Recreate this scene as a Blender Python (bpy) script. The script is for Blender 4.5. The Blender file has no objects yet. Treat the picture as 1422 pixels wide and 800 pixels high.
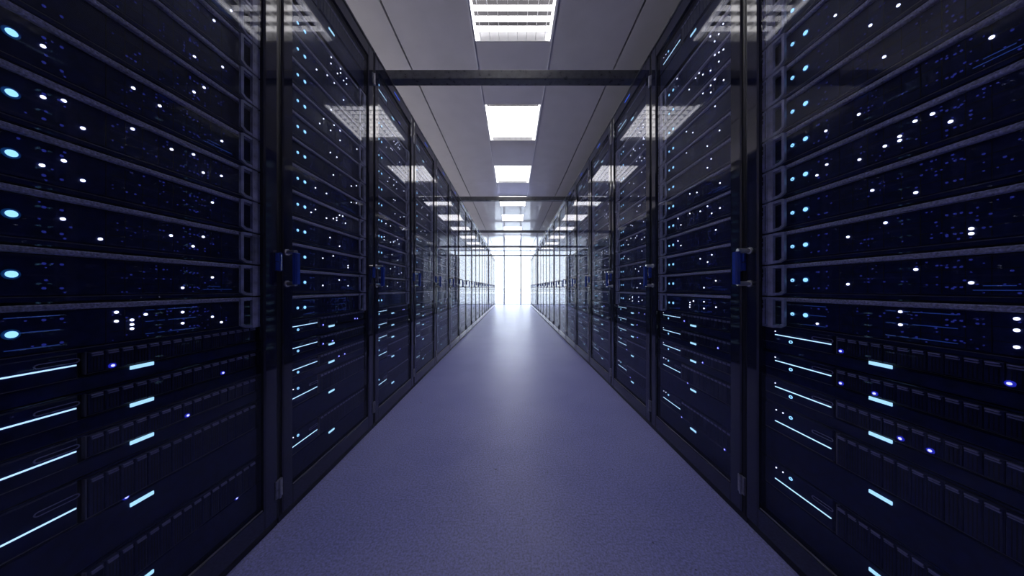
import bpy, bmesh, math, random
from mathutils import Vector

S = bpy.context.scene
COL = S.collection
PI = math.pi

# ---------------------------------------------------------------- camera, world, exposure
EYE = 0.82                                   # camera height (m)
cam_d = bpy.data.cameras.new('camera')
cam_d.sensor_fit = 'HORIZONTAL'; cam_d.sensor_width = 36.0
cam_d.lens = 36.0 * 355.0 / 1422.0
cam_d.shift_x = -1.0 / 1422.0
cam_d.clip_start = 0.02; cam_d.clip_end = 200
cam = bpy.data.objects.new('camera', cam_d); COL.objects.link(cam)
cam.location = (0, 0, EYE); cam.rotation_euler = (PI / 2, 0, 0)
S.camera = cam

SKY_POWER = 5.0
LAMP_POWER = 3.2      # glow of the lit louvres
LAMP_WATTS = 1.3      # downward beam of each ceiling light
CEILING_FILL_POWER = 62.0  # glow of the added, unseen tubes that brighten the ceiling
HAZE = 0.010

world = bpy.data.worlds.new('overcast_sky'); S.world = world
world.use_nodes = True
bg = world.node_tree.nodes['Background']
bg.inputs[0].default_value = (0.80, 0.89, 1.0, 1); bg.inputs[1].default_value = SKY_POWER

S.view_settings.view_transform = 'Standard'; S.view_settings.look = 'None'
S.view_settings.exposure = 0.0; S.view_settings.gamma = 1.0
S.view_settings.use_curve_mapping = False
cy = S.cycles
cy.use_denoising = True
cy.max_bounces = 10; cy.transparent_max_bounces = 48; cy.glossy_bounces = 5; cy.diffuse_bounces = 4
cy.volume_bounces = 1
cy.sample_clamp_indirect = 6.0
cy.caustics_reflective = False; cy.caustics_refractive = False

# ---------------------------------------------------------------- materials
def mat(name, col, rough=0.5, metal=0.0, spec=0.5, ior=1.5, emit=None, power=0.0, sample='AUTO'):
    m = bpy.data.materials.new(name); m.use_nodes = True
    b = m.node_tree.nodes['Principled BSDF']
    b.inputs['Base Color'].default_value = (*col, 1)
    b.inputs['Roughness'].default_value = rough
    b.inputs['Metallic'].default_value = metal
    b.inputs['IOR'].default_value = ior
    b.inputs['Specular IOR Level'].default_value = spec
    if emit:
        b.inputs['Emission Color'].default_value = (*emit, 1)
        b.inputs['Emission Strength'].default_value = power
        m.cycles.emission_sampling = sample
    return m

def noisy(m, scale, amount, bump=0.0, rough_amt=0.0, detail=6):
    """fine colour grain, roughness variation and relief in object space"""
    nt = m.node_tree; N = nt.nodes; L = nt.links
    b = N['Principled BSDF']; col = tuple(b.inputs['Base Color'].default_value)
    tc = N.new('ShaderNodeTexCoord'); no = N.new('ShaderNodeTexNoise')
    no.inputs['Scale'].default_value = scale; no.inputs['Detail'].default_value = detail
    L.new(tc.outputs['Object'], no.inputs['Vector'])
    r = N.new('ShaderNodeValToRGB')
    r.color_ramp.elements[0].position = 0.3; r.color_ramp.elements[1].position = 0.7
    r.color_ramp.elements[0].color = (*[c * (1 - amount) for c in col[:3]], 1)
    r.color_ramp.elements[1].color = (*[min(1, c * (1 + amount)) for c in col[:3]], 1)
    L.new(no.outputs['Fac'], r.inputs['Fac']); L.new(r.outputs['Color'], b.inputs['Base Color'])
    if rough_amt:
        mr = N.new('ShaderNodeMapRange'); ro = b.inputs['Roughness'].default_value
        mr.inputs['To Min'].default_value = max(0, ro - rough_amt); mr.inputs['To Max'].default_value = ro + rough_amt
        L.new(no.outputs['Fac'], mr.inputs['Value']); L.new(mr.outputs['Result'], b.inputs['Roughness'])
    if bump:
        bu = N.new('ShaderNodeBump'); bu.inputs['Strength'].default_value = bump; bu.inputs['Distance'].default_value = 0.004
        L.new(no.outputs['Fac'], bu.inputs['Height']); L.new(bu.outputs['Normal'], b.inputs['Normal'])
    return m

M = {}
M['frame'] = noisy(mat('black_lacquer', (0.008, 0.011, 0.045), 0.055, ior=1.75), 3, .2)
M['cabinet'] = noisy(mat('black_steel', (0.008, 0.009, 0.02), 0.4), 20, .3)
M['chassis'] = noisy(mat('blue_black_steel', (0.008, 0.014, 0.082), 0.4, spec=.2), 60, .35)
M['deep'] = mat('black_slot', (0.003, 0.003, 0.006), 0.7)
M['lip'] = noisy(mat('perforated_grey_ledge', (0.50, 0.48, 0.66), 0.5), 260, .55, .3)
M['bracket'] = noisy(mat('grey_handle_metal', (0.44, 0.44, 0.62), 0.45), 40, .3)
M['caddy'] = noisy(mat('drive_caddy_plastic', (0.014, 0.018, 0.085), 0.4, spec=.3), 80, .3)
M['latch'] = mat('lavender_latch', (0.34, 0.32, 0.54), 0.4)
M['edge'] = mat('thin_grey_edge', (0.16, 0.15, 0.20), 0.4)
M['chrome'] = mat('chrome', (0.85, 0.84, 0.84), 0.32, metal=1)
M['navy'] = mat('navy_enamel', (0.02, 0.07, 0.50), 0.22, ior=1.6)
M['hinge'] = noisy(mat('brushed_hinge_steel', (0.34, 0.34, 0.40), 0.35, metal=.6), 90, .2)
M['disc'] = mat('cyan_disc_lamp', (0, 0, 0), emit=(0.30, 0.66, 1.0), power=1.6, sample='NONE')
M['halo'] = mat('disc_lamp_halo', (0.04, 0.06, 0.12), 0.3, emit=(0.0, 0.05, 0.22), power=.35, sample='NONE')  # glow around the disc lamps, put in as a faintly lit rim
M['dot'] = mat('white_led', (0, 0, 0), emit=(0.78, 0.80, 1.0), power=2.6, sample='NONE')
M['dim'] = mat('dim_blue_led', (0, 0, 0), emit=(0.04, 0.055, 0.50), power=0.32, sample='NONE')
M['strip'] = mat('dim_blue_strip', (0, 0, 0), emit=(0.03, 0.08, 0.42), power=0.35, sample='NONE')
M['lens'] = mat('deep_blue_led_glow', (0, 0, 0.02), emit=(0.015, 0.02, 0.42), power=1.0, sample='NONE')  # blue halo around each LED, put in as a glowing outer disc
M['glint'] = mat('royal_blue_glint', (0, 0, 0), emit=(0.02, 0.09, 0.75), power=1.0, sample='NONE')
M['blue'] = mat('blue_led', (0, 0, 0), emit=(0.42, 0.42, 1.0), power=2.4, sample='NONE')
M['bar'] = mat('ice_blue_light_bar', (0, 0, 0), emit=(0.40, 0.73, 0.97), power=1.3)
M['line'] = mat('ice_blue_light_line', (0, 0, 0), emit=(0.50, 0.77, 1.0), power=1.4)
M['beam'] = noisy(mat('painted_steel_beam', (0.085, 0.085, 0.10), 0.3), 30, .3, .1, .1)
M['white'] = mat('white_enamel', (0.8, 0.8, 0.82), 0.4)
M['pan'] = mat('lamp_pan', (0.06, 0.057, 0.062), 0.6)
M['fill_tube'] = mat('ceiling_fill_tube', (0.8, 0.8, 0.8), emit=(1.0, 0.97, 1.0), power=CEILING_FILL_POWER)
M['blade'] = mat('lit_louvre', (0.8, 0.8, 0.8), emit=(1.0, 0.98, 1.0), power=LAMP_POWER)
M['mullion'] = mat('slim_window_frame', (0.10, 0.11, 0.15), 0.4)
M['rail'] = mat('pale_rail', (0.55, 0.58, 0.63), 0.5)
M['terrace'] = noisy(mat('pale_terrace', (0.72, 0.74, 0.78), 0.8), 4, .1)
M['wall'] = noisy(mat('grey_wall_paint', (0.30, 0.30, 0.34), 0.8), 5, .1)
M['ceil'] = noisy(mat('ceiling_panel_paint', (0.74, 0.72, 0.76), 0.09, ior=1.45), 6, .04, 0, .02)
M['joint'] = mat('ceiling_joint', (0.03, 0.03, 0.04), 0.7)
M['grid'] = mat('ceiling_grid_strip', (0.88, 0.88, 0.92), 0.3)

def glass(name, tint=(0.93, 0.95, 1.0), rough=0.0, coat=(1, 1, 1)):
    """clear pane: fresnel mirror over see-through, same on both faces"""
    m = bpy.data.materials.new(name); m.use_nodes = True
    nt = m.node_tree; N = nt.nodes; L = nt.links; N.clear()
    out = N.new('ShaderNodeOutputMaterial'); mix = N.new('ShaderNodeMixShader')
    tr = N.new('ShaderNodeBsdfTransparent'); gl = N.new('ShaderNodeBsdfGlossy')
    fr = N.new('ShaderNodeFresnel'); ge = N.new('ShaderNodeNewGeometry'); mr = N.new('ShaderNodeMapRange')
    tr.inputs[0].default_value = (*tint, 1); gl.inputs['Color'].default_value = (*coat, 1)
    gl.inputs['Roughness'].default_value = rough
    mr.inputs['To Min'].default_value = 1.45; mr.inputs['To Max'].default_value = 1 / 1.45
    L.new(ge.outputs['Backfacing'], mr.inputs['Value']); L.new(mr.outputs['Result'], fr.inputs['IOR'])
    L.new(fr.outputs[0], mix.inputs[0]); L.new(tr.outputs[0], mix.inputs[1]); L.new(gl.outputs[0], mix.inputs[2])
    L.new(mix.outputs[0], out.inputs[0])
    return m
M['glass'] = glass('anti_glare_door_glass', coat=(0.45, 0.45, 0.47)); M['pane'] = glass('window_glass', (0.98, 0.99, 1.0))

def concrete():
    m = mat('polished_blue_grey_concrete', (0.25, 0.25, 0.36), 0.42, ior=1.5)
    nt = m.node_tree; N = nt.nodes; L = nt.links; b = N['Principled BSDF']
    tc = N.new('ShaderNodeTexCoord')
    def noise(s, d=6, r=.6):
        n = N.new('ShaderNodeTexNoise'); n.inputs['Scale'].default_value = s
        n.inputs['Detail'].default_value = d; n.inputs['Roughness'].default_value = r
        L.new(tc.outputs['Object'], n.inputs['Vector']); return n
    def ramp(src, p0, c0, p1, c1):
        r = N.new('ShaderNodeValToRGB'); e = r.color_ramp.elements
        e[0].position = p0; e[0].color = (*c0, 1); e[1].position = p1; e[1].color = (*c1, 1)
        L.new(src, r.inputs['Fac']); return r
    def mul(a, c):
        x = N.new('ShaderNodeMix'); x.data_type = 'RGBA'; x.blend_type = 'MULTIPLY'; x.inputs[0].default_value = 1
        L.new(a, x.inputs[6]); L.new(c, x.inputs[7]); return x.outputs[2]
    big = noise(1.7, 8, .65); fine = noise(140, 5, .8); pit = noise(48, 2, .5)
    c1 = ramp(big.outputs['Fac'], .3, (0.34, 0.36, 0.84), .7, (0.48, 0.49, 0.97))
    c2 = ramp(fine.outputs['Fac'], .38, (.63, .63, .67), .62, (1.27, 1.27, 1.27))
    c3 = ramp(pit.outputs['Fac'], .23, (.30, .30, .33), .27, (1, 1, 1))
    L.new(mul(mul(c1.outputs[0], c2.outputs[0]), c3.outputs[0]), b.inputs['Base Color'])
    mr = N.new('ShaderNodeMapRange'); mr.inputs['To Min'].default_value = .29; mr.inputs['To Max'].default_value = .42
    L.new(big.outputs['Fac'], mr.inputs['Value']); L.new(mr.outputs['Result'], b.inputs['Roughness'])
    bu = N.new('ShaderNodeBump'); bu.inputs['Strength'].default_value = .25; bu.inputs['Distance'].default_value = .003
    L.new(fine.outputs['Fac'], bu.inputs['Height']); L.new(bu.outputs['Normal'], b.inputs['Normal'])
    return m
M['floor'] = concrete()

# ---------------------------------------------------------------- mesh helpers
class MB:
    """collects simple shapes into one mesh; local axes: x right, y away, z up"""
    def __init__(s): s.v = []; s.f = []; s.m = []; s.mats = []
    def mi(s, k):
        if k not in s.mats: s.mats.append(k)
        return s.mats.index(k)
    def add(s, vs, fs, k):
        b = len(s.v); i = s.mi(k); s.v += vs
        for f in fs: s.f.append([b + q for q in f]); s.m.append(i)
    def box(s, x0, x1, y0, y1, z0, z1, k, c=0.0):
        """box, with its four front edges chamfered by c"""
        if c:
            vs = [(x0, y0 + c, z0), (x1, y0 + c, z0), (x1, y0 + c, z1), (x0, y0 + c, z1),
                  (x0 + c, y0, z0 + c), (x1 - c, y0, z0 + c), (x1 - c, y0, z1 - c), (x0 + c, y0, z1 - c),
                  (x0, y1, z0), (x1, y1, z0), (x1, y1, z1), (x0, y1, z1)]
            fs = [(4, 5, 6, 7), (0, 1, 5, 4), (1, 2, 6, 5), (2, 3, 7, 6), (3, 0, 4, 7),
                  (0, 8, 9, 1), (1, 9, 10, 2), (2, 10, 11, 3), (3, 11, 8, 0), (8, 11, 10, 9)]
        else:
            vs = [(x0, y0, z0), (x1, y0, z0), (x1, y1, z0), (x0, y1, z0), (x0, y0, z1), (x1, y0, z1), (x1, y1, z1), (x0, y1, z1)]
            fs = [(0, 3, 2, 1), (4, 5, 6, 7), (0, 1, 5, 4), (1, 2, 6, 5), (2, 3, 7, 6), (3, 0, 4, 7)]
        s.add(vs, fs, k)
    def prism(s, pts, y0, y1, k):
        """x,z outline (counter-clockwise seen from the front) pushed from y0 back to y1"""
        n = len(pts)
        vs = [(x, y0, z) for x, z in pts] + [(x, y1, z) for x, z in pts]
        fs = [tuple(range(n)), tuple(range(2 * n - 1, n - 1, -1))] + [(i, i + n, (i + 1) % n + n, (i + 1) % n) for i in range(n)]
        s.add(vs, fs, k)
    def disc(s, x, y, z, r, k, n=8, t=0.0015):
        s.prism([(x + r * math.cos(2 * PI * i / n), z + r * math.sin(2 * PI * i / n)) for i in range(n)], y - t, y, k)
    def loop(s, pts, w, y0, y1, k):
        """closed band of width w along an outline, from y0 back to y1"""
        n = len(pts); cx = sum(p[0] for p in pts) / n; cz = sum(p[1] for p in pts) / n
        inn = []
        for i in range(n):
            a, b, c = Vector(pts[i - 1]), Vector(pts[i]), Vector(pts[(i + 1) % n])
            d1 = (b - a).normalized(); d2 = (c - b).normalized()
            n1 = Vector((-d1.y, d1.x)); n2 = Vector((-d2.y, d2.x)); h = (n1 + n2).normalized()
            p = b + h * (w / max(.3, h.dot(n1))); inn.append((p.x, p.y))
        vs = [(x, y0, z) for x, z in pts] + [(x, y0, z) for x, z in inn] + [(x, y1, z) for x, z in pts] + [(x, y1, z) for x, z in inn]
        fs = []
        for i in range(n):
            j = (i + 1) % n
            fs += [(i, j, n + j, n + i), (2 * n + i, 3 * n + i, 3 * n + j, 2 * n + j),
                   (i, 2 * n + i, 2 * n + j, j), (n + i, n + j, 3 * n + j, 3 * n + i)]
        s.add(vs, fs, k)
    def ring(s, x, y, z, r, w, k, n=12, t=0.0015):
        s.loop([(x + r * math.cos(2 * PI * i / n), z + r * math.sin(2 * PI * i / n)) for i in range(n)], w, y - t, y, k)
    def rod(s, a, b, r, k, n=10):
        a, b = Vector(a), Vector(b); d = (b - a).normalized()
        u = d.orthogonal().normalized(); w = d.cross(u)
        ring = [u * (r * math.cos(2 * PI * i / n)) + w * (r * math.sin(2 * PI * i / n)) for i in range(n)]
        vs = [tuple(a + q) for q in ring] + [tuple(b + q) for q in ring]
        fs = [tuple(range(n - 1, -1, -1)), tuple(range(n, 2 * n))] + [(i, (i + 1) % n, (i + 1) % n + n, i + n) for i in range(n)]
        s.add(vs, fs, k)
    def merge(s, o):
        b = len(s.v); s.v += o.v
        idx = [s.mi(k) for k in o.mats]
        for f, m in zip(o.f, o.m): s.f.append([b + q for q in f]); s.m.append(idx[m])
    def mesh(s, name):
        me = bpy.data.meshes.new(name); me.from_pydata(s.v, [], s.f)
        for k in s.mats: me.materials.append(M[k])
        me.polygons.foreach_set('material_index', s.m); me.update()
        return me

def put(name, me, parent=None, loc=(0, 0, 0), rz=0.0, kind=None):
    o = bpy.data.objects.new(name, me); COL.objects.link(o)
    if parent: o.parent = parent
    o.location = loc; o.rotation_euler = (0, 0, rz)
    if kind: o['kind'] = kind
    return o
def tag(o, label, cat, group=None):
    o['label'] = label; o['category'] = cat
    if group: o['group'] = group
    return o
def thing(name, label, cat, loc, rz=0.0, group=None):
    return tag(put(name, None, None, loc, rz), label, cat, group)
def struct(name, mb): return put(name, mb.mesh(name), kind='structure')
def solo(fn, name):
    mb = MB(); fn(mb); return mb.mesh(name)

# ---------------------------------------------------------------- measurements
FACE = 0.805        # door plane, from the aisle's middle
FRONT = 0.033       # server fronts behind the door plane
R0Y, PITCH, NR = 0.289, 0.6, 19
CEIL = 2.673
END = 12.66         # the glazed end wall
WX = 2.05           # half width of the window and the right-hand wall
WL = 3.2            # the left wall, across the next aisle
BACK = -1.6

# ---------------------------------------------------------------- the room
mb = MB(); mb.box(-WL, WX, BACK, END + .03, -.12, 0, 'floor'); struct('floor', mb)
for sd, nm in ((-1, 'wall_left'), (1, 'wall_right')):
    mb = MB(); a, b = (-WL - .12, -WL) if sd < 0 else (WX, WX + .12); mb.box(a, b, BACK, END + .1, -.12, 2.95, 'wall'); struct(nm, mb)
mb = MB(); mb.box(-WL, WX, BACK - .12, BACK, -.12, 2.95, 'wall'); struct('wall_front', mb)
mb = MB(); mb.box(-WL, -WX, END, END + .1, -.12, 2.95, 'wall'); struct('wall_back', mb)
mb = MB(); mb.box(-WL, WX, BACK, END + .1, 2.80, 2.95, 'joint'); ceiling = struct('ceiling', mb)
LSTEP, LLEN, LW = 1.29, 0.632, 0.285
lamps = [LSTEP * i for i in range(1, 10)]
def panel(x0, x1, y0, y1):
    put('ceiling_panel', solo(lambda m: m.box(x0, x1, y0, y1, CEIL, CEIL + .025, 'ceil'), 'ceiling_panel'), ceiling)
for sd in (-1, 1):
    seams = [BACK, -.66, 4.5, 5.79, 7.08, 8.37, 9.66, 10.95, END]
    for y0, y1 in zip(seams, seams[1:]):
        a, b = sorted((sd * .297, sd * .848)); panel(a, b, y0 + .002, y1 - .002)
        a, b = sorted((sd * .862, WX if sd > 0 else -WL)); panel(a, b, y0 + .002, y1 - .002)
panel(-.289, .289, BACK, lamps[0] - .004)
for i, y in enumerate(lamps):
    panel(-.289, .289, y + LLEN + .006, (lamps[i + 1] if i < 8 else END) - .006)
for sd in (-1, 1):
    put('grid_strip', solo(lambda m: m.box(sd * .293 - .004, sd * .293 + .004, BACK, END, CEIL - .002, CEIL + .02, 'grid'), 'grid_strip'), ceiling)

# the glazed end wall
win = struct('window_1', (lambda m: (m.box(-WX, WX, END, END + .08, -.12, .02, 'mullion'), m.box(-WX, WX, END, END + .08, CEIL - .02, 2.95, 'mullion'), m)[2])(MB()))
MX = [-WX + .02, -1.23, -.425, .40, 1.23, WX - .02]
for x in MX:
    put('mullion', solo(lambda m: m.box(x - .033, x + .033, END, END + .07, .02, CEIL - .02, 'mullion'), 'mullion'), win)
for a, b in zip(MX, MX[1:]):
    put('window_pane', solo(lambda m: m.box(a + .034, b - .034, END + .03, END + .042, .021, CEIL - .021, 'pane'), 'window_pane'), win)
# outside
mb = MB(); mb.box(-14, 14, END + .1, END + 26, -.16, -.04, 'terrace')
tag(put('terrace', mb.mesh('terrace')), 'pale terrace floor outside the bright end window', 'terrace')
t = thing('handrail', 'slim pale handrail standing outside the bright end window', 'railing', (0, END + 1.3, -.04))
put('top_rail', solo(lambda m: m.rod((-6, 0, .80), (6, 0, .80), .018, 'rail'), 'top_rail'), t)
put('lower_rail', solo(lambda m: m.rod((-6, 0, .70), (6, 0, .70), .012, 'rail'), 'lower_rail'), t)
me = solo(lambda m: m.rod((0, 0, 0), (0, 0, .79), .012, 'rail'), 'rail_post')
for x in (-5.6, -3.6, -1.7, 1.7, 3.6, 5.6): put('rail_post', me, t, (x, 0, 0))

ORD = ['first', 'second', 'third', 'fourth', 'fifth', 'sixth', 'seventh', 'eighth', 'ninth', 'tenth', 'eleventh', 'twelfth',
       'thirteenth', 'fourteenth', 'fifteenth', 'sixteenth', 'seventeenth', 'eighteenth', 'nineteenth']

# ---------------------------------------------------------------- ceiling lights
def pan_mb(m):
    h = .075
    m.box(-LW, LW, 0, LLEN, h, h + .012, 'pan')
    for sd in (-1, 1): m.box(sd * LW - .006, sd * LW + .006, 0, LLEN, 0, h, 'white')
    m.box(-LW, LW, -.004, .004, 0, h, 'white'); m.box(-LW, LW, LLEN - .004, LLEN + .004, 0, h, 'white')
pan_me = solo(pan_mb, 'housing')
blade_me = solo(lambda m: m.box(-LW + .012, LW - .012, -.002, .002, .001, .038, 'blade'), 'louvre_blade')
div_me = solo(lambda m: m.box(-.0010, .0010, .006, LLEN - .006, .002, .030, 'white'), 'divider')
side_me = solo(lambda m: m.box(-.005, .005, .006, LLEN - .006, .001, .038, 'blade'), 'side_reflector')
def grid_mb(m):
    for j in range(8):
        y = .068 * (j + 1) + .012
        m.box(-LW + .012, LW - .012, y - .002, y + .002, .001, .038, 'blade')
grid_me = solo(grid_mb, 'louvre')
for i, y in enumerate(lamps):
    w = 'nearest of the row' if i == 0 else 'farthest of the row' if i == 8 else ORD[i] + ' along the ceiling'
    t = thing('ceiling_light', 'recessed square white louvre light, ' + w, 'ceiling light', (0, y, CEIL), 0, 'louvre lights along the ceiling')
    put('housing', pan_me, t)
    for sd in (-1, 1): put('side_reflector', side_me, t, (sd * (LW - .013), 0, 0))
    if i < 3:
        for j in range(8): put('louvre_blade', blade_me, t, (0, .068 * (j + 1) + .012, 0))
        for j in range(8): put('divider', div_me, t, ((j - 3.5) * .068, 0, 0))
    else:
        put('louvre', grid_me, t)
    ld = bpy.data.lights.new('lamp', 'AREA'); ld.shape = 'RECTANGLE'; ld.size = .5; ld.size_y = .56
    ld.energy = LAMP_WATTS; ld.color = (1.0, .98, 1.0); ld.spread = math.radians(84)      # louvres cut the beam off sideways
    put('lamp', ld, t, (0, LLEN / 2, -.004))

# ---------------------------------------------------------------- added fill tubes, unseen behind the racks, to brighten the ceiling
fill_batten_me = solo(lambda m: m.box(0, .09, 0, 1.16, 0, .018, 'white'), 'fill_batten'); fill_tube_me = solo(lambda m: m.rod((.045, .02, .06), (.045, 1.14, .06), .036, 'fill_tube', 10), 'fill_tube')
for i in range(10):
    t = thing('ceiling_fill', 'added fill light on the left wall, unseen behind the racks, %s from the front' % ORD[i], 'fill light', (-WL, .3 + 1.2 * i, 2.04), 0, 'added fill tubes on the left wall')
    put('fill_batten', fill_batten_me, t); put('fill_tube', fill_tube_me, t)

# ---------------------------------------------------------------- beams across the rack tops
beam_me = solo(lambda m: (m.box(-1.35, 1.35, 0, .057, 0, .062, 'beam', .004)), 'cross_beam')
for i in range(5):
    y = 1.688 + 2.344 * i
    if y > 11.6: break
    tag(put('cross_beam', beam_me, None, (0, y, 2.2015)), 'dark grey steel beam across the aisle on the rack tops, ' + ORD[i] + ' from the front',
        'beam', 'beams across the rack tops')

# ---------------------------------------------------------------- racks
def frame_mb(m):
    m.box(.0066, .049, 0, .03, .03, 2.185, 'frame', .004)
    m.box(.541, .587, 0, .03, .03, 2.185, 'frame', .004)
    m.box(.049, .541, .001, .03, .03, .098, 'frame', .002)
    m.box(.049, .541, .001, .03, 2.12, 2.185, 'frame', .002)
    m.box(.053, .537, .0022, .006, .0985, .101, 'edge')
frame_me = solo(frame_mb, 'door_frame')
pane_me = solo(lambda m: m.box(.048, .542, .008, .014, .099, 2.121, 'glass'), 'glass_pane')
def handle_mb(m):
    for z in (.835, .947):
        m.rod((.022, .001, z), (.016, -.038, z), .008, 'chrome'); m.rod((.022, .002, z), (.022, -.004, z), .012, 'chrome')
    m.box(.0045, .0245, -.049, -.035, .832, .944, 'navy', .004)
    m.box(.008, .021, -.035, -.033, .838, .938, 'navy')
handle_me = solo(handle_mb, 'door_handle')
def hinge(z, k):
    def f(m):
        m.box(.578, .603, -.004, .004, z, z + .029, k, .001); m.box(.578, .603, -.004, .004, z + .031, z + .06, k, .001)
        m.rod((.5905, -.005, z - .002), (.5905, -.005, z + .062), .004, k, 8)
    return f
glint_me = solo(lambda m: m.box(.25, .33, -.0005, .002, 2.150, 2.157, 'glint'), 'blue_glint')  # blue reflection on the door's top rail, put in as a glowing strip
hinge_mes = [solo(hinge(.10, 'hinge'), 'hinge_plate'), solo(hinge(.88, 'navy'), 'hinge_plate'), solo(hinge(2.0, 'hinge'), 'hinge_plate')]  # middle hinge in navy: the blue it reflects is put into its colour
top_me = solo(lambda m: (m.box(.001, .599, .0, .9, 2.19, 2.20, 'cabinet'), m.box(.001, .599, -.003, 0, 2.188, 2.199, 'beam', .001)), 'top_panel')
plinth_me = solo(lambda m: (m.box(.002, .598, .012, .9, 0, .026, 'cabinet')), 'plinth')
side_mes = [solo(lambda m: m.box(.001, .0065, .006, .9, .026, 2.19, 'cabinet'), 'side_panel'), solo(lambda m: m.box(.5875, .599, .006, .9, .026, 2.19, 'cabinet'), 'side_panel')]
back_me = solo(lambda m: m.box(.0066, .5874, .885, .9, .026, 2.19, 'cabinet'), 'rear_panel')
def rail_mb(x0, x1):
    def f(m):
        m.box(x0, x1, .045, .07, .03, 2.185, 'cabinet')
        for i in range(40): z = .09 + i * .05; m.box((x0 + x1) / 2 - .003, (x0 + x1) / 2 + .003, .0445, .046, z, z + .006, 'deep')
    return f
rail_mes = [solo(rail_mb(.0068, .019), 'mounting_rail'), solo(rail_mb(.5725, .587), 'mounting_rail')]
fill_mes = [solo(lambda m: m.box(.02, .57, FRONT + .004, FRONT + .012, z0, z1, 'chassis', .001), 'blanking_panel') for z0, z1 in ((.031, .088), (1.901, 1.920), (2.107, 2.185))]

def place(side, r):
    y = R0Y + PITCH * r
    return ((-FACE, y, 0), PI / 2) if side < 0 else ((FACE, y + PITCH, 0), -PI / 2)

# ---------------------------------------------------------------- servers
# lit dots read off the four nearest racks: row -> (across, up) in metres
L0 = {0:[(0.249,0.076),(0.249,0.057),(0.292,0.067),(0.271,0.057),(0.271,0.047),(0.271,0.038),(0.357,0.066),(0.357,0.038),(0.421,0.047),(0.443,0.029)],1:[(0.421,0.056),(0.357,0.027)],2:[(0.185,0.054),(0.228,0.025),(0.335,0.054),(0.378,0.035),(0.4,0.064)],3:[(0.186,0.062),(0.164,0.043),(0.207,0.034),(0.421,0.063)],4:[(0.165,0.064),(0.186,0.073),(0.207,0.035),(0.272,0.074),(0.336,0.064),(0.379,0.074),(0.4,0.036),(0.443,0.046)],5:[(0.273,0.064),(0.315,0.055),(0.165,0.054),(0.444,0.046)],6:[(0.402,0.066),(0.38,0.037)],7:[(0.381,0.03),(0.446,0.059)],8:[(0.425,0.07)],9:[(0.468,0.044)]}
R0 = {0:[(0.339,0.076),(0.339,0.048),(0.189,0.029),(0.466,0.076),(0.466,0.057),(0.466,0.029)],1:[(0.36,0.065),(0.253,0.036),(0.424,0.036)],2:[(0.317,0.072),(0.253,0.053),(0.424,0.034),(0.424,0.025)],3:[(0.296,0.052),(0.36,0.023)],4:[(0.359,0.071),(0.381,0.071),(0.402,0.042),(0.338,0.052),(0.338,0.043),(0.316,0.043),(0.274,0.034),(0.21,0.053),(0.188,0.034)],5:[(0.444,0.061),(0.273,0.043),(0.208,0.043)],6:[(0.315,0.043)],7:[(0.336,0.035),(0.293,0.036)],8:[(0.228,0.028)]}
L1 = {1:[(0.34,0.065),(0.234,0.038),(0.406,0.038)],2:[(0.299,0.075),(0.234,0.057),(0.406,0.04),(0.406,0.029)],3:[(0.278,0.056),(0.343,0.027)],4:[(0.192,0.057),(0.169,0.038),(0.256,0.038),(0.3,0.048),(0.322,0.046),(0.322,0.058),(0.342,0.076),(0.365,0.078),(0.386,0.048)],5:[(0.192,0.048),(0.256,0.048),(0.431,0.067),(0.475,0.078)],6:[(0.3,0.05),(0.475,0.07),(0.432,0.051)],7:[(0.28,0.043),(0.323,0.044)],8:[(0.238,0.069),(0.216,0.034),(0.304,0.085),(0.346,0.083),(0.282,0.045),(0.346,0.036),(0.479,0.066)],9:[(0.284,0.041)],10:[(0.198,0.051),(0.261,0.079),(0.306,0.08),(0.371,0.049)],11:[(0.286,0.082),(0.284,0.052),(0.349,0.091),(0.349,0.063),(0.328,0.043),(0.372,0.045),(0.394,0.074),(0.394,0.045)]}
R1 = {0:[(0.374,0.067),(0.374,0.038),(0.44,0.048),(0.309,0.067),(0.286,0.059),(0.286,0.048),(0.285,0.037)],1:[(0.439,0.056),(0.374,0.028)],2:[(0.418,0.065),(0.352,0.056),(0.395,0.037)],3:[(0.439,0.064),(0.199,0.063),(0.221,0.036)],4:[(0.394,0.075),(0.352,0.066),(0.285,0.076),(0.417,0.038),(0.46,0.047),(0.199,0.075),(0.221,0.038)],5:[(0.46,0.047),(0.331,0.057),(0.285,0.068)],6:[(0.415,0.067),(0.415,0.067),(0.394,0.039)],7:[(0.458,0.059),(0.393,0.032),(0.262,0.072)],8:[(0.435,0.072),(0.261,0.074),(0.305,0.043)],9:[(0.434,0.084),(0.478,0.045),(0.412,0.076),(0.368,0.076),(0.413,0.046)],10:[(0.477,0.066),(0.455,0.075),(0.434,0.086),(0.455,0.038),(0.411,0.039),(0.345,0.089),(0.368,0.058),(0.323,0.079),(0.281,0.06)],11:[(0.433,0.04),(0.41,0.089),(0.454,0.049),(0.476,0.068),(0.192,0.092)]}
L0s = {0:[(0.239,0.042)],1:[(0.44,0.042)],2:[(0.361,0.042)],3:[(0.261,0.098)],4:[(0.481,0.097)]}
R0s = {0:[(0.245,0.043),(0.464,0.043)],1:[(0.245,0.044),(0.305,0.043)],2:[(0.344,0.045),(0.383,0.044)]}
L1s = {0:[(0.225,0.041),(0.449,0.042),(0.47,0.04)],1:[(0.225,0.041),(0.284,0.042)],2:[(0.326,0.042),(0.368,0.042)]}
R1s = {0:[(0.258,0.043)],1:[(0.46,0.042)],2:[(0.377,0.041)],3:[(0.275,0.097)],4:[(0.232,0.095),(0.492,0.1)]}
H = 0.1005
U0, U1 = 0.0205, 0.5715          # width of the units

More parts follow.
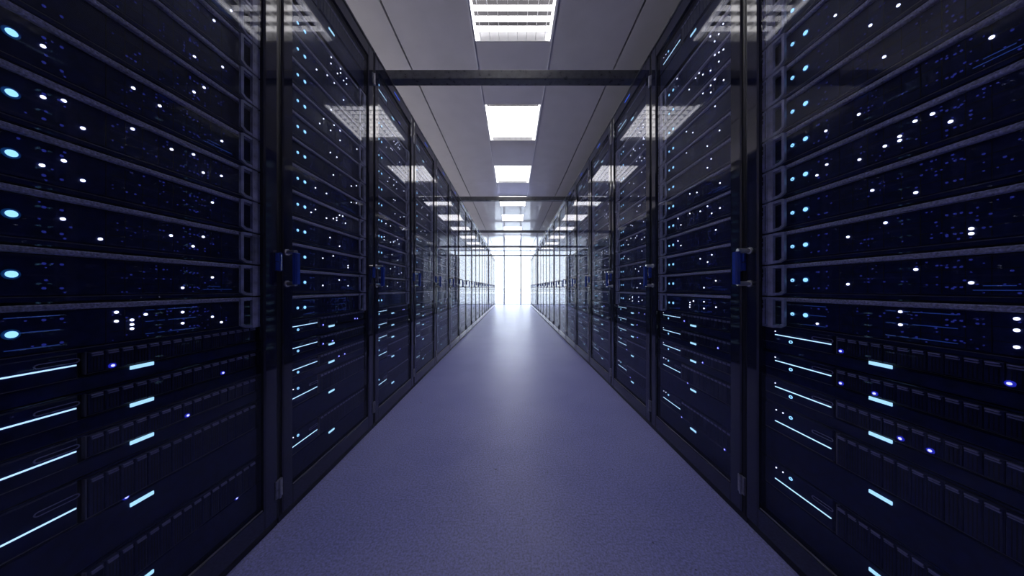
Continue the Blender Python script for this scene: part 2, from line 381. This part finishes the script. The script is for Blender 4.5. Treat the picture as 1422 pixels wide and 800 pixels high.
def chassis_mb(m, side):
    m.box(U0, U1, FRONT, .62, .0008, H - .0008, 'deep')
    m.box(U0 + .004, U1 - .004, FRONT - .003, FRONT, .013, .085, 'chassis', .001)
    m.box(U0 + .001, U1 - .001, FRONT - .005, FRONT, .0015, .010, 'chassis', .001)
    for z in (.035, .060): m.box(.24, .47, FRONT - .0034, FRONT - .003, z, z + .0012, 'deep')
    for i in range(9):
        x = .235 + i * .026; m.box(x, x + .0012, FRONT - .0034, FRONT - .003, .015, .083, 'deep')
def lip_mb(m):
    m.box(U0, U1, FRONT - .010, FRONT, .0865, .0975, 'lip', .002)
    m.box(U0, U1, FRONT - .0055, FRONT - .0045, .0100, .0112, 'edge')
def bracket_mb(m, side):
    def X(u): return u if side < 0 else .6 - u
    y0, y1 = FRONT - .018, FRONT - .011
    P = [(.483, .094), (.483, .013), (.497, .004), (.532, .002), (.532, .0975), (.490, .0975)]
    pts = [(X(a), b) for a, b in P]
    if side > 0: pts = pts[::-1]
    m.loop(pts, .008, y0, y1, 'bracket')
    def bx(a, b, *q): a, b = sorted((X(a), X(b))); m.box(a, b, *q)
    bx(.516, .533, y0 - .001, y1, .002, .0975, 'bracket')
    bx(.535, .568, y0, FRONT - .0055, .002, .0975, 'bracket', .001)
    for z in (.077, .061): bx(.548, .561, y0 - .0006, y0 + .001, z, z + .011, 'deep')
    bx(.549, .560, y0 - .0006, y0 + .001, .051, .054, 'deep'); bx(.540, .542, y0 - .0006, y0 + .001, .010, .092, 'deep')
def sh(side): return 0.0 if side < 0 else .0255
def disc_mb(m, side):
    x = .136 + sh(side)
    m.disc(x, FRONT - .003, .0495, .0086, 'halo', 14, .0012); m.disc(x, FRONT - .0042, .0495, .0056, 'disc', 14)
def button_mb(m, side):
    x = .102 + sh(side)
    m.disc(x, FRONT - .003, .0495, .0068, 'halo', 12, .0012); m.ring(x, FRONT - .0042, .0495, .0046, .0016, 'disc')
    m.box(x - .0008, x + .0008, FRONT - .0057, FRONT - .0042, .0495, .0545, 'disc')
def dim_mb(m, side, k, seed):
    rnd = random.Random(seed); s0 = sh(side)
    y = FRONT - .003
    for gx, n in ((.168, 4), (.27, 9), (.335, 9), (.385, 12), (.43, 6)):
        for _ in range(n):
            x = gx + s0 + rnd.randrange(-4, 5) * .0064; z = .018 + rnd.randrange(0, 9) * .0075
            m.disc(x, y, z, rnd.choice((.0010, .0013, .0018)), 'dim', 6, .0012)
    for x in (.372, .381, .388): 
        for z in (.028, .066): m.disc(x + s0, y, z, .0018, 'dim', 6, .0012)
    for z in (.026, .070): m.disc(.166 + s0, y, z, .0024, 'dim', 6, .0012); m.disc(.184 + s0, y, z, .0022, 'dim', 6, .0012)
    if k == 0:
        for z in (.022, .050, .076):
            for a, b in ((.13, .182), (.292, .306), (.312, .324), (.330, .384)):
                m.box(a + s0, b + s0, y - .001, y, z, z + .0014, 'strip')
    elif k % 4 == 1:
        for a, b, z in ((.40, .47, .022), (.41, .44, .03)): m.box(a + s0, b + s0, y - .001, y, z, z + .0012, 'strip')
def dots_mb(m, pts):
    for u, z in pts: m.disc(u, FRONT - .003, min(max(z, .017), .083), .0028, 'dot', 8, .002)
TAB = {(-1, 0): L0, (1, 0): R0, (-1, 1): L1, (1, 1): R1}
def pts_for(side, r, k):
    t = TAB.get((side, r))
    if t is not None: return t.get(k, [])
    rnd = random.Random(r * 31 + k * 7 + side)
    src = TAB[(side, 1)].get((k + (0 if r == 2 else rnd.randrange(0, 12))) % 12, []) if r > 1 else []
    return [(min(.47, max(.15, u + rnd.choice((-.022, 0, 0, .022)))), z) for u, z in src]

srv = {}
for side in (-1, 1):
    srv[side] = dict(faceplate=solo(lambda m: chassis_mb(m, side), 'faceplate'), top_lip=solo(lip_mb, 'top_lip'),
                     pull_handle=solo(lambda m: bracket_mb(m, side), 'pull_handle'), disc_light=solo(lambda m: disc_mb(m, side), 'disc_light'),
                     power_button=solo(lambda m: button_mb(m, side), 'power_button'))
dims = {(side, j): solo(lambda m: dim_mb(m, side, j if j < 2 else 2, j * 17 + side), 'dim_light') for side in (-1, 1) for j in range(8)}
def whole_server(side, r, k, dz=0.0):
    m = MB(); chassis_mb(m, side); lip_mb(m); bracket_mb(m, side); disc_mb(m, side); button_mb(m, side)
    rnd = random.Random(r + k * 5); dim_mb(m, side, k, rnd.randrange(999)); dots_mb(m, pts_for(side, r, k))
    return m

# ---------------------------------------------------------------- storage drawers
def bay(big): return (.099, .1735) if big else (.036, .0755)
def drawer_mb(m, side, big, h):
    s0 = sh(side); z0, z1 = bay(big)
    m.box(U0, U1, FRONT, .62, .0008, h - .0008, 'deep')
    zp = z0 - (.001 if big else .006)
    m.box(U0 + .001, U1 - .001, FRONT - .005, FRONT, .0015, z0 - .007, 'chassis', .0015)
    m.box(U0 + .001, .2 + s0, FRONT - .007, FRONT, zp, h - .004, 'chassis', .002)
    m.box(U0 + .001, .2 + s0, FRONT - .0075, FRONT - .006, zp - .0005, zp + .0005, 'edge')
    m.box(U0 + .001, U1 - .001, FRONT - .003, FRONT, h - .0045, h - .0015, 'chassis')
    m.box(.2075 + s0, .2092 + s0, FRONT - .008, FRONT, z0 - .002, z1 + .002, 'edge')
    m.box(.2092 + s0, .536 + s0 * .8, FRONT - .0055, FRONT - .004, z0 - .003, z0 - .0022, 'edge')
    x0, x1, zc, r = .158 + s0, .197 + s0, (.064 if not big else .152), .0045
    pill = [(x1 + r * math.cos(a), zc + r * math.sin(a)) for a in (-1.57, -.8, 0, .8, 1.57)] + [(x0 + r * math.cos(a), zc + r * math.sin(a)) for a in (1.57, 2.4, 3.14, 3.9, 4.71)]
    m.loop(pill, .0014, FRONT - .0085, FRONT - .007, 'latch')
def line_mb(m, side, big):
    z = .129 if big else .055; s0 = sh(side)
    m.box(.055 + s0, .2 + s0 - .003, FRONT - .0088, FRONT - .007, z - .0012, z + .0012, 'line')
def bar_mb(m, side, big):
    z = .075 if big else .028; s0 = sh(side)
    m.box(.267 + s0, .303 + s0, FRONT - .0075, FRONT - .005, z - .0038, z + .0038, 'bar')
def btn_mb(m, side, big):
    z = .16 if big else .0405; s0 = sh(side); y = FRONT - .007
    m.ring(.1 + s0, y, z, .0046, .0016, 'disc')
def spark_mb(m, side, big):
    z = .16 if big else .0405; s0 = sh(side); y = FRONT - .007
    if big:
        for x in (.058, .078): m.disc(x + s0, y, z + .004, .0018, 'dot', 6)
    else: m.disc(.055 + s0, y, z + .025, .0016, 'dot', 6)
def caddy_mb(m, big):
    z0, z1 = bay(big); w = .0188
    m.box(0, w, FRONT - .010, FRONT, z0, z1, 'caddy', .0012)
    m.box(.0022, w - .003, FRONT - .0125, FRONT - .009, z1 - .0035, z1 - .001, 'latch')
    m.box(.0030, w - .002, FRONT - .0125, FRONT - .009, z1 - .0075, z1 - .0052, 'latch')
    for x in (.005, .0095, .014): m.box(x, x + .0012, FRONT - .0104, FRONT - .0099, z0 + .003, z1 - .011, 'deep')
def caddy_x(side, i): return .2105 + sh(side) + i * .0203
def bays_mb(m, side, big):
    one = MB(); caddy_mb(one, big)
    for i in range(16):
        c = MB(); c.merge(one); dx = caddy_x(side, i); c.v = [(x + dx, y, z) for x, y, z in c.v]; m.merge(c)
def blue_mb(m, pts, big):
    for u, z in pts:
        y = FRONT - .010 if z > bay(big)[0] else FRONT - .005
        m.disc(u, y, z, .0052, 'lens', 10, .002); m.disc(u, y - .002, z, .0026, 'blue', 8, .001)  # 'lens' is the blue halo around each LED, put in as a disc
STAB = {(-1, 0): L0s, (1, 0): R0s, (-1, 1): L1s, (1, 1): R1s}
UNITS = [(.618, 0, .082), (.536, 0, .082), (.454, 0, .082), (.272, 1, .182), (.09, 1, .182), (1.922, 1, .182)]
def blue_for(side, r, i):
    t = STAB.get((side, r))
    if t is not None: return t.get(i, [])
    rnd = random.Random(r * 13 + i * 3 + side); zb = bay(UNITS[i][1])[0] + .003
    return [(.22 + .28 * rnd.random(), zb) for _ in range(rnd.choice((0, 1, 1, 2)))]
drw = {}
for side in (-1, 1):
    for big in (0, 1):
        h = .182 if big else .082
        drw[side, big] = dict(drawer_body=solo(lambda m: drawer_mb(m, side, big, h), 'drawer_body'), light_line=solo(lambda m: line_mb(m, side, big), 'light_line'),
                              status_bar=solo(lambda m: bar_mb(m, side, big), 'status_bar'), power_button=solo(lambda m: btn_mb(m, side, big), 'power_button'))
caddy_me = [solo(lambda m: caddy_mb(m, b), 'drive_caddy') for b in (0, 1)]
bays_me = {(side, b): solo(lambda m: bays_mb(m, side, b), 'drive_bay') for side in (-1, 1) for b in (0, 1)}
def whole_drawer(side, r, i):
    b, h = UNITS[i][1:]; m = MB(); drawer_mb(m, side, b, h); line_mb(m, side, b); bar_mb(m, side, b); btn_mb(m, side, b); spark_mb(m, side, b); bays_mb(m, side, b)
    blue_mb(m, blue_for(side, r, i), b); return m
whole_drw = {(side, i, v): whole_drawer(side, 5 + v, i).mesh('drive_drawer') for side in (-1, 1) for i in range(6) for v in range(2)}
whole_srv = {(side, k, v): whole_server(side, 5 + v, k).mesh('rack_server') for side in (-1, 1) for k in range(12) for v in range(2)}

# ---------------------------------------------------------------- fill both rows
NEAR, SINGLE = 5, 12
for side in (-1, 1):
    row = 'left' if side < 0 else 'right'
    for r in range(NR):
        loc, rz = place(side, r); rk = ORD[r]
        t = thing('server_rack', 'tall black glass-doored server rack, %s from the camera in the %s row' % (rk, row), 'server rack', loc, rz, 'server racks of the %s row' % row)
        put('top_panel', top_me, t); put('plinth', plinth_me, t); put('rear_panel', back_me, t)
        for me in side_mes: put('side_panel', me, t)
        for me in rail_mes: put('mounting_rail', me, t)
        for me in fill_mes: put('blanking_panel', me, t)
        d = put('door_frame', frame_me, t)
        put('glass_pane', pane_me, d); put('door_handle', handle_me, d)['label'] = 'navy blue handle on chrome posts'
        if r >= 2: put('blue_glint', glint_me, d)
        for me in hinge_mes: put('hinge_plate', me, d)
        for i, (z, b, h) in enumerate(UNITS):
            if i < 5: lab = 'black drive drawer with light line, %s of five below servers, %s rack %s row' % (ORD[i], rk, row)
            else: lab = 'black drive drawer with light line above all servers in %s rack, %s row' % (rk, row)
            q = dict(cat='drive drawer', group='drive drawers in the %s row' % row)
            at = (loc[0], loc[1], z)
            if r < NEAR:
                t = thing('drive_drawer', lab, q['cat'], at, rz, q['group'])
                for nm, me in drw[side, b].items(): put(nm, me, t)
                if r < 2:
                    for c in range(16): put('drive_caddy', caddy_me[b], t, (caddy_x(side, c), 0, 0))
                else: put('drive_bay', bays_me[side, b], t, kind='stuff')
                pts = blue_for(side, r, i)
                put('indicator_light', solo(lambda m: (spark_mb(m, side, b), blue_mb(m, pts, b)), 'indicator_light'), t, kind='stuff')
            else:
                tag(put('drive_drawer', whole_drw[side, i, r % 2], None, at, rz), lab, q['cat'], q['group'])
        for k in range(12):
            z = .693 + H * k; at = (loc[0], loc[1], z)
            lab = 'black server with grey handle, %s up in the %s glass rack of %s row' % (ORD[k], rk, row)
            g = 'servers with disc lights in the %s row' % row
            if r < NEAR:
                t = thing('rack_server', lab, 'server', at, rz, g)
                for nm, me in srv[side].items(): put(nm, me, t)
                j = 0 if k == 0 else (1 if k % 4 == 1 else 2 + (k * 5 + r * 3) % 6)
                put('dim_light', dims[side, j], t, kind='stuff')
                pts = pts_for(side, r, k)
                if pts: put('indicator_light', solo(lambda m: dots_mb(m, pts), 'indicator_light'), t, kind='stuff')
            elif r < SINGLE:
                tag(put('rack_server', whole_srv[side, k, r % 2], None, at, rz), lab, 'server', g)
# the servers of the farthest racks, a few pixels each, joined
m = MB()
for side in (-1, 1):
    for r in range(SINGLE, NR):
        loc, rz = place(side, r)
        for k in range(12):
            w = MB(); chassis_mb(w, side); lip_mb(w); bracket_mb(w, side); disc_mb(w, side); dots_mb(w, pts_for(side, r, k)[:4])
            c, s = math.cos(rz), math.sin(rz)
            w.v = [(loc[0] + c * x - s * y, loc[1] + s * x + c * y, z + .693 + H * k) for x, y, z in w.v]; m.merge(w)
o = put('rack_server', m.mesh('rack_server'), kind='stuff')
tag(o, 'distant black servers in the last racks of both rows by the window', 'servers')

# ---------------------------------------------------------------- thin haze in the aisle air
if HAZE:
    hm = bpy.data.materials.new('thin_haze'); hm.use_nodes = True; nt = hm.node_tree; nt.nodes.clear()
    out = nt.nodes.new('ShaderNodeOutputMaterial'); vs = nt.nodes.new('ShaderNodeVolumeScatter')
    vs.inputs['Color'].default_value = (0.80, 0.86, 1.0, 1); vs.inputs['Density'].default_value = HAZE; vs.inputs['Anisotropy'].default_value = 0.55
    nt.links.new(vs.outputs[0], out.inputs['Volume']); M['haze'] = hm
    mb = MB(); mb.box(-.74, .74, -1.5, END - .03, .01, 2.16, 'haze')
    o = put('haze', mb.mesh('haze'), kind='stuff'); tag(o, 'thin pale haze in the aisle air before the window', 'haze')
